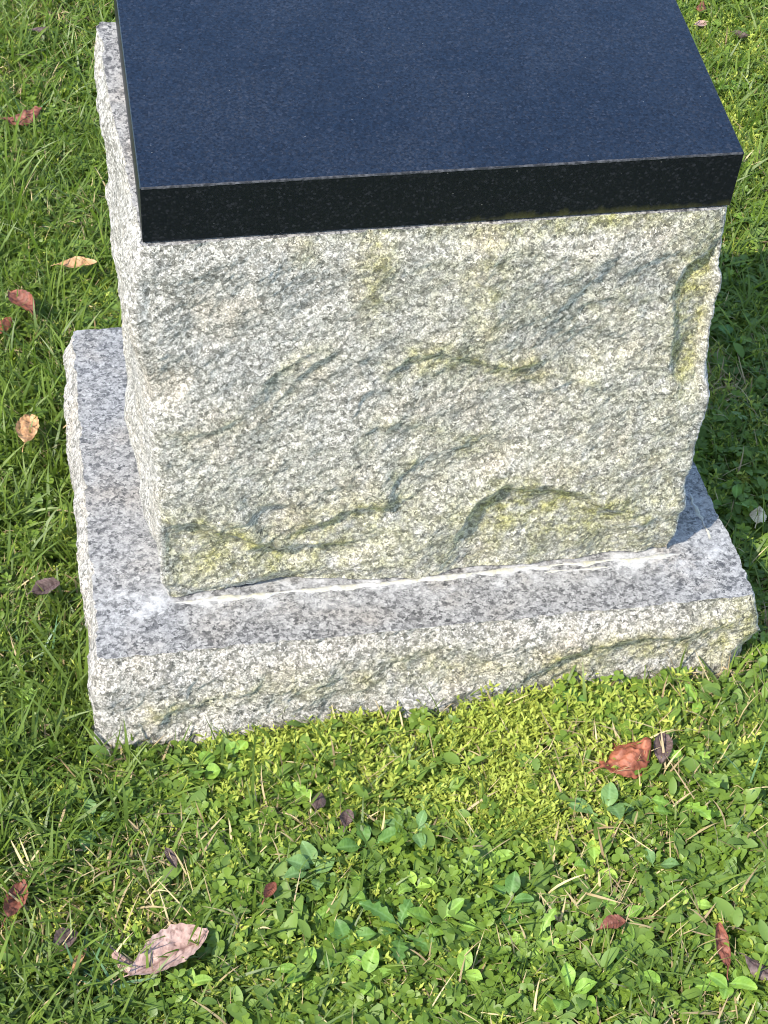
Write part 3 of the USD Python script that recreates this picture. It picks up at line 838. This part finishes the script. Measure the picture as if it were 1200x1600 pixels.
# ------------------------------------------------------------------ weeds one can tell apart
def weed_leaf(rg, kind, length, yaw, tilt, base, droop):
    n, c = 29, 9
    t = np.linspace(0, 1, n)
    if kind == 'oval':
        w = 0.25 * np.sin(math.pi * np.clip((t - .18) / .82, 0, 1) ** .85) ** .8
    elif kind == 'round':
        w = 0.42 * np.sin(math.pi * np.clip((t - .25) / .75, 0, 1) ** .8) ** .6
    elif kind == 'long':
        w = 0.155 * np.sin(math.pi * np.clip((t - .05) / .95, 0, 1) ** 1.4) ** .8
        w *= 1 + .28 * np.sin(t * 32) * (t > .15)
    else:                                            # lobed
        w = 0.36 * np.sin(math.pi * np.clip((t - .15) / .85, 0, 1)) ** .7 * (1 + .20 * np.sin(t * 21 + 1))
    w = np.maximum(w, 0.018) * length
    u = np.linspace(-1, 1, c)
    ang = tilt - droop * t
    sx, sz = np.cumsum(np.cos(ang)) / n * length, np.cumsum(np.sin(ang)) / n * length
    X = np.repeat(sx[:, None], c, 1)
    Y = w[:, None] * u[None]
    Z = sz[:, None] + w[:, None] * (0.28 * np.abs(u) ** 1.3)[None] + (rg.random((n, c)) - .5) * .02 * length * (np.abs(u)[None] > .2)
    ph = rg.uniform(0, 6)
    Z += .035 * length * np.sin(t[:, None] * 9 + ph) * u[None]
    ca, sa = math.cos(yaw), math.sin(yaw)
    V = np.stack([X * ca - Y * sa + base[0], X * sa + Y * ca + base[1], np.maximum(Z, .001) + base[2]], -1).reshape(-1, 3)
    i = np.arange(n * c).reshape(n, c)
    vein = np.maximum((np.abs(u)[None] < .01) * 1.0, ((t[:, None] * 7 - np.abs(u)[None] * 2) % 1 < .22) * .35) * np.ones((n, c))
    return V, np.stack([i[:-1, :-1], i[1:, :-1], i[1:, 1:], i[:-1, 1:]], -1).reshape(-1, 4), vein.reshape(-1)


# photo position, kind, leaves, leaf length, look, label
WEEDS = [
    (150, 1300, 'oval', 3, .036, 'weed_leaf_blue', 'dark bluish weed with three oval leaves below the base slab\'s left corner'),
    (308, 1228, 'round', 4, .026, 'weed_leaf_mid', 'low heart-leaved green weed just below the left half of the base slab'),
    (42, 1108, 'round', 2, .024, 'weed_leaf_pale', 'bright round-leaved seedling left of the base slab\'s front corner'),
    (460, 1256, 'round', 3, .024, 'weed_leaf_pale', 'pale round-leaved weed above the small brown leaves, left of centre'),
    (575, 1345, 'oval', 4, .036, 'weed_leaf_dark', 'dark weed with one upright oval leaf right of the small brown leaves'),
    (490, 1390, 'oval', 6, .034, 'weed_leaf_blue', 'bushy bluish oval-leaved weed below the small brown leaves'),
    (645, 1330, 'oval', 4, .032, 'weed_leaf_blue', 'bluish oval-leaved weed between moss and clover near picture centre'),
    (757, 1372, 'oval', 3, .038, 'weed_leaf_pale', 'pale spoon-leaved weed at the lower edge of the moss'),
    (648, 1415, 'oval', 3, .028, 'weed_leaf_pale', 'small weed with a pair of pale shiny oval leaves'),
    (690, 1468, 'oval', 4, .042, 'weed_leaf_mid', 'weed with one wide mid-green leaf, lower middle'),
    (620, 1480, 'long', 6, .052, 'weed_leaf_dark', 'dark rosette of narrow toothed leaves in the lower middle'),
    (545, 1500, 'oval', 6, .040, 'weed_leaf_dark', 'large dark rosette of broad leaves near the bottom edge'),
    (575, 1550, 'oval', 5, .034, 'weed_leaf_mid', 'mid-green broad-leaved weed cut close to the bottom edge'),
    (715, 1555, 'oval', 3, .042, 'weed_leaf_pale', 'yellow-green weed with a long oval leaf near the bottom edge'),
    (475, 1545, 'oval', 5, .038, 'weed_leaf_mid', 'mid-green oval-leaved weed left of the large dark rosette'),
    (540, 1428, 'oval', 5, .034, 'weed_leaf_mid', 'green weed with folded oval leaves above the large dark rosette'),
    (940, 1300, 'oval', 4, .042, 'weed_leaf_blue', 'bluish weed with a flat broad leaf below the rust-coloured dead leaf'),
    (918, 1380, 'oval', 3, .034, 'weed_leaf_pale', 'bright yellow-green weed with broad leaves, right of centre'),
    (965, 1460, 'oval', 4, .038, 'weed_leaf_mid', 'weed with a shiny oval leaf pointing right, over bare soil'),
    (1090, 1245, 'long', 4, .048, 'weed_leaf_pale', 'tall pale weed with two upright toothed leaves at the right'),
    (1055, 1300, 'long', 5, .048, 'weed_leaf_mid', 'narrow-leaved rosette beside dry grass at the right'),
    (1072, 1448, 'oval', 3, .034, 'weed_leaf_pale', 'pale weed with a single large leaf pointing left, lower right'),
    (890, 1128, 'round', 5, .022, 'weed_leaf_dark', 'dark round-leaved weed close under the base slab\'s right half'),
    (1082, 1132, 'oval', 3, .026, 'weed_leaf_mid', 'oval-leaved weed right of the rust-coloured dead leaf'),
    (1125, 1575, 'oval', 5, .040, 'weed_leaf_mid', 'broad-leaved weed in the bottom right corner'),
    (838, 1490, 'long', 5, .048, 'weed_leaf_pale', 'pale rosette of long leaves left of the patch of bare soil'),
    (1142, 815, 'oval', 4, .038, 'weed_leaf_mid', 'broad-leaved weed beside the right end of the base slab'),
    (1165, 375, 'round', 4, .030, 'weed_leaf_mid', 'round-leaved weed right of the block\'s chipped upper corner'),
    (1150, 170, 'oval', 5, .036, 'weed_leaf_mid', 'leafy green weed right of the black plate'),
    (1130, 560, 'oval', 4, .030, 'weed_leaf_dark', 'dark oval-leaved weed in the block\'s shadow'),
    (372, 1200, 'round', 4, .020, 'weed_leaf_mid', 'small round-leaved weed at the foot of the base slab\'s front'),
    (300, 1560, 'oval', 4, .028, 'weed_leaf_pale', 'small pale weed below the large pinkish dead leaf'),
    (795, 1440, 'oval', 4, .032, 'weed_leaf_dark', 'dark oval-leaved weed right of the weed with the wide leaf'),
    (880, 1590, 'oval', 5, .038, 'weed_leaf_mid', 'green weed at the bottom edge right of centre'),
    (985, 1540, 'oval', 4, .032, 'weed_leaf_mid', 'oval-leaved weed below the bare soil, lower right'),
    (1015, 1385, 'oval', 3, .028, 'weed_leaf_blue', 'small bluish weed above the weed with the shiny pointing leaf'),
]
for i, (px, py, kind, nl, ln, look, label) in enumerate(WEEDS):
    rg = np.random.default_rng(900 + i)
    x, y, _ = on_ground(px, py, 0.01)
    t = thing('broadleaf_weed', label, 'weed', (x, y, float(ground_z(np.array(x), np.array(y))) + .017), 0, 'broad-leaved weeds growing in the lawn')
    a0 = rg.uniform(0, 6.28)
    for k in range(nl):
        l = ln * rg.uniform(.60, .95)
        v, q, vein = weed_leaf(rg, kind, l, a0 + k * 6.283 / nl + rg.normal(0, .35), rg.uniform(.25, 1.0), (rg.normal(0, .003), rg.normal(0, .003), rg.uniform(0, .012)), rg.uniform(.3, 1.0))
        b = obj('leaf', (v, q), look, t, True)
        UsdGeom.PrimvarsAPI(b).CreatePrimvar('vein', Sdf.ValueTypeNames.FloatArray, 'vertex').Set(Vt.FloatArray.FromNumpy(vein.astype(np.float32)))


foliage('tussock_look', [(0.0, (0.07, 0.15, 0.065)), (0.5, (0.12, 0.21, 0.08)), (1.0, (0.22, 0.31, 0.10))], trans=0.3, rough=.4, spec=.45)
TUSSOCKS = [(140, 1560, 7, .062, .0052, 'clump of wide bluish grass blades below the small purple-brown leaf'),
            (190, 1570, 6, .066, .0048, 'clump of wide grass blades below the large pinkish leaf'),
            (1175, 1275, 8, .075, .0024, 'spray of long thin grass blades at the right edge in front of the stone'),
            (60, 1030, 7, .055, .0034, 'dark tuft of grass left of the base slab\'s front corner'),
            (30, 190, 7, .060, .0036, 'tall tuft of broad grass over the red-brown leaf at the upper left'),
            (1185, 905, 3, .050, .0040, 'few pale grass blades below the cream-coloured leaf')]
for i, (px, py, nb, ln, wd, label) in enumerate(TUSSOCKS):
    rg = np.random.default_rng(1200 + i)
    x, y, _ = on_ground(px, py, 0.01)
    t = thing('grass_tussock', label, 'grass tuft', (x, y, float(ground_z(np.array(x), np.array(y)))), 0, 'tufts of longer grass in the lawn')
    for k in range(nb):
        obj('blade', grass_blade(rg, ln * rg.uniform(.7, 1.15), wd * rg.uniform(.75, 1.2), (rg.normal(0, .006), rg.normal(0, .006), .004), seg=9, lean=rg.uniform(.15, .8), bend=rg.uniform(.3, 1.2)), 'tussock_look', t, True)


# ------------------------------------------------------------------ fallen leaves
def fallen_leaf(rg, length, ratio, curl, crumple, teeth, bendlong):
    n, c = 40, 19
    t = np.linspace(0, 1, n)
    u = np.linspace(-1, 1, c)
    w = ratio * length / 2 * np.sin(math.pi * np.clip(t, .012, .988) ** .92) ** .75
    w = w * (1 + teeth * (np.abs(((t * 9) % 1) - .5) * 2 - .5)) * (1 + .16 * (meshkit.fbm(np.stack([t * 5, t * 0, t * 0], -1), 2, int(rg.integers(999))) - .5))
    a = curl * u[None] * np.ones((n, 1)) * (0.7 + .6 * t[:, None])
    rad = w[:, None] / max(abs(curl), .05)
    Y = rad * np.sin(a)
    Z = rad * (1 - np.cos(a)) * np.sign(curl)
    X = np.repeat((t * length)[:, None], c, 1)
    Z = Z + bendlong * length * ((t - .5) ** 2 * 4)[:, None]
    side = (np.abs(u)[None] * 6 + t[:, None] * 26)
    vein = np.maximum((np.abs(u)[None] < .07) * 1.0, ((side % 3.0) < .42) * .55 * (np.abs(u)[None] < .93)) * np.ones((n, c))
    Z = Z - vein * .0009
    q = np.stack([X, Y, Z], -1)
    sd = int(rg.integers(999))
    Z = Z + (meshkit.fbm(q * 55, 3, sd) - .5) * crumple * length + (meshkit.fbm(q * 160, 2, sd + 1) - .5) * crumple * .35 * length
    V = np.stack([X - length / 2, Y, Z], -1).reshape(-1, 3)
    i = np.arange(n * c).reshape(n, c)
    Q = np.stack([i[:-1, :-1], i[1:, :-1], i[1:, 1:], i[:-1, 1:]], -1).reshape(-1, 4)
    return V, Q, vein.reshape(-1)


# photo position, length (m), width ratio, angle in the photo (deg, 0 = right, 90 = up), curl, crumple, look, label
LEAVES = [
    (36, 206, .046, .55, 20, .9, .25, 'leaf_redbrown', 'curled red-brown leaf in the grass at the upper left edge'),
    (124, 443, .036, .45, 5, .5, .20, 'leaf_tan', 'small tan leaf in the grass beside the block\'s left side'),
    (38, 506, .046, .60, -45, 1.1, .25, 'leaf_redbrown', 'dark red curled leaf at the left edge above the tan oak leaf'),
    (6, 535, .030, .60, 60, .9, .3, 'leaf_rust', 'reddish leaf cut by the left edge'),
    (47, 702, .062, .52, 95, .8, .25, 'leaf_tan', 'upright broad tan leaf with notched edge left of the base slab'),
    (75, 948, .024, .85, 30, .8, .3, 'leaf_dark', 'small dark brown leaf left of the base slab'),
    (970, 1216, .056, .85, 25, .7, .42, 'leaf_rust', 'large crumpled rust-coloured leaf on the moss in front of the stone'),
    (1028, 1206, .032, .65, 75, .9, .35, 'leaf_dark', 'dark brown leaf right next to the rust-coloured leaf'),
    (266, 1512, .080, .56, 27, .75, .10, 'leaf_pink', 'large pinkish brown leaf with dark midrib at the lower left'),
    (196, 1520, .034, .45, -35, 1.1, .2, 'leaf_pink', 'narrow curled brown leaf touching the large pinkish leaf'),
    (28, 1426, .040, .55, 75, .9, .35, 'leaf_redbrown', 'dark red-brown leaf at the lower left edge'),
    (104, 1487, .026, .80, 35, .8, .3, 'leaf_dark', 'small purple-brown leaf left of the large pinkish leaf'),
    (497, 1273, .020, .70, 80, .6, .3, 'leaf_dark', 'tiny grey-brown leaf in front of the base, upper of two'),
    (541, 1303, .020, .70, 80, .7, .3, 'leaf_dark', 'tiny dark leaf in front of the base, lower of two'),
    (1121, 1512, .042, .35, 95, 1.0, .3, 'leaf_redbrown', 'narrow reddish leaf on bare soil at the lower right'),
    (1091, 40, .030, .60, 70, .8, .3, 'leaf_redbrown', 'red-brown leaf beside the black plate at the top right'),
    (1090, 70, .026, .70, 20, .5, .3, 'leaf_pink', 'pale pinkish leaf just below the red-brown leaf at the top right'),
    (1152, 85, .028, .60, -20, .9, .3, 'leaf_dark', 'dark leaf near the right edge at the top'),
    (1178, 836, .024, .80, 70, .5, .3, 'leaf_cream', 'cream-coloured dry leaf right of the base slab'),
    (268, 1357, .020, .50, -50, .8, .3, 'leaf_dark', 'small dark leaf above the dry grass tuft, lower left'),
    (422, 1415, .020, .60, 60, .9, .3, 'leaf_redbrown', 'small dark red leaf beside the bluish weed'),
    (1180, 1545, .030, .60, -30, .9, .3, 'leaf_dark', 'brown leaf near the right edge at the bottom'),
    (952, 1472, .022, .70, 10, .8, .35, 'leaf_redbrown', 'brown leaf under the weed with the shiny pointing leaf'),
    (126, 1518, .024, .35, 60, .8, .25, 'leaf_tan', 'orange-brown leaf scrap left of the narrow curled leaf'),
    (65, 71, .022, .60, 15, .8, .3, 'leaf_dark', 'small brown leaf in the grass at the top left'),
]
# ground directions that look like "right" and "up" in the photo
gr = on_ground(700, 1200)[:2] - on_ground(600, 1200)[:2]
gu = on_ground(600, 1100)[:2] - on_ground(600, 1200)[:2]
for i, (px, py, ln, ratio, ang, curl, crump, look, label) in enumerate(LEAVES):
    rg = np.random.default_rng(300 + i)
    ln, curl, crump = ln * (1.0 if ln > .06 else 1.4 if px < 150 and py < 1000 else 1.1), curl * 1.25, crump * 1.2
    x, y, _ = on_ground(px, py, 0.02)
    d = gr * math.cos(math.radians(ang)) + gu * math.sin(math.radians(ang)) * 1.0
    rz = math.atan2(d[1], d[0])
    t = thing('fallen_leaf', label, 'leaf', (x, y, float(ground_z(np.array(x), np.array(y))) + (.050 if px < 150 and py < 1000 else .035)), rz, 'fallen autumn leaves on the lawn')
    v, q, vein = fallen_leaf(rg, ln, ratio, curl * (1 if i % 3 else -1), crump, .10 if ratio > .5 else .04, rg.uniform(-.06, .10))
    b = obj('leaf_blade', (v, q), look, t, True)
    UsdGeom.PrimvarsAPI(b).CreatePrimvar('vein', Sdf.ValueTypeNames.FloatArray, 'vertex').Set(Vt.FloatArray.FromNumpy(vein.astype(np.float32)))
    sv = np.array([[-ln / 2 + .001 - s * ln * .22, math.sin(s * 2) * ln * .04, .001 - s * .004] for s in np.linspace(0, 1, 6)]) + v.reshape(40, 19, 3)[0, 9] * [0, 0, 1]
    obj('leaf_stalk', ribbon(sv, [.0014, .0012, .0011, .0010, .0010, .0014], [0, 1, 0], .4), look, t)
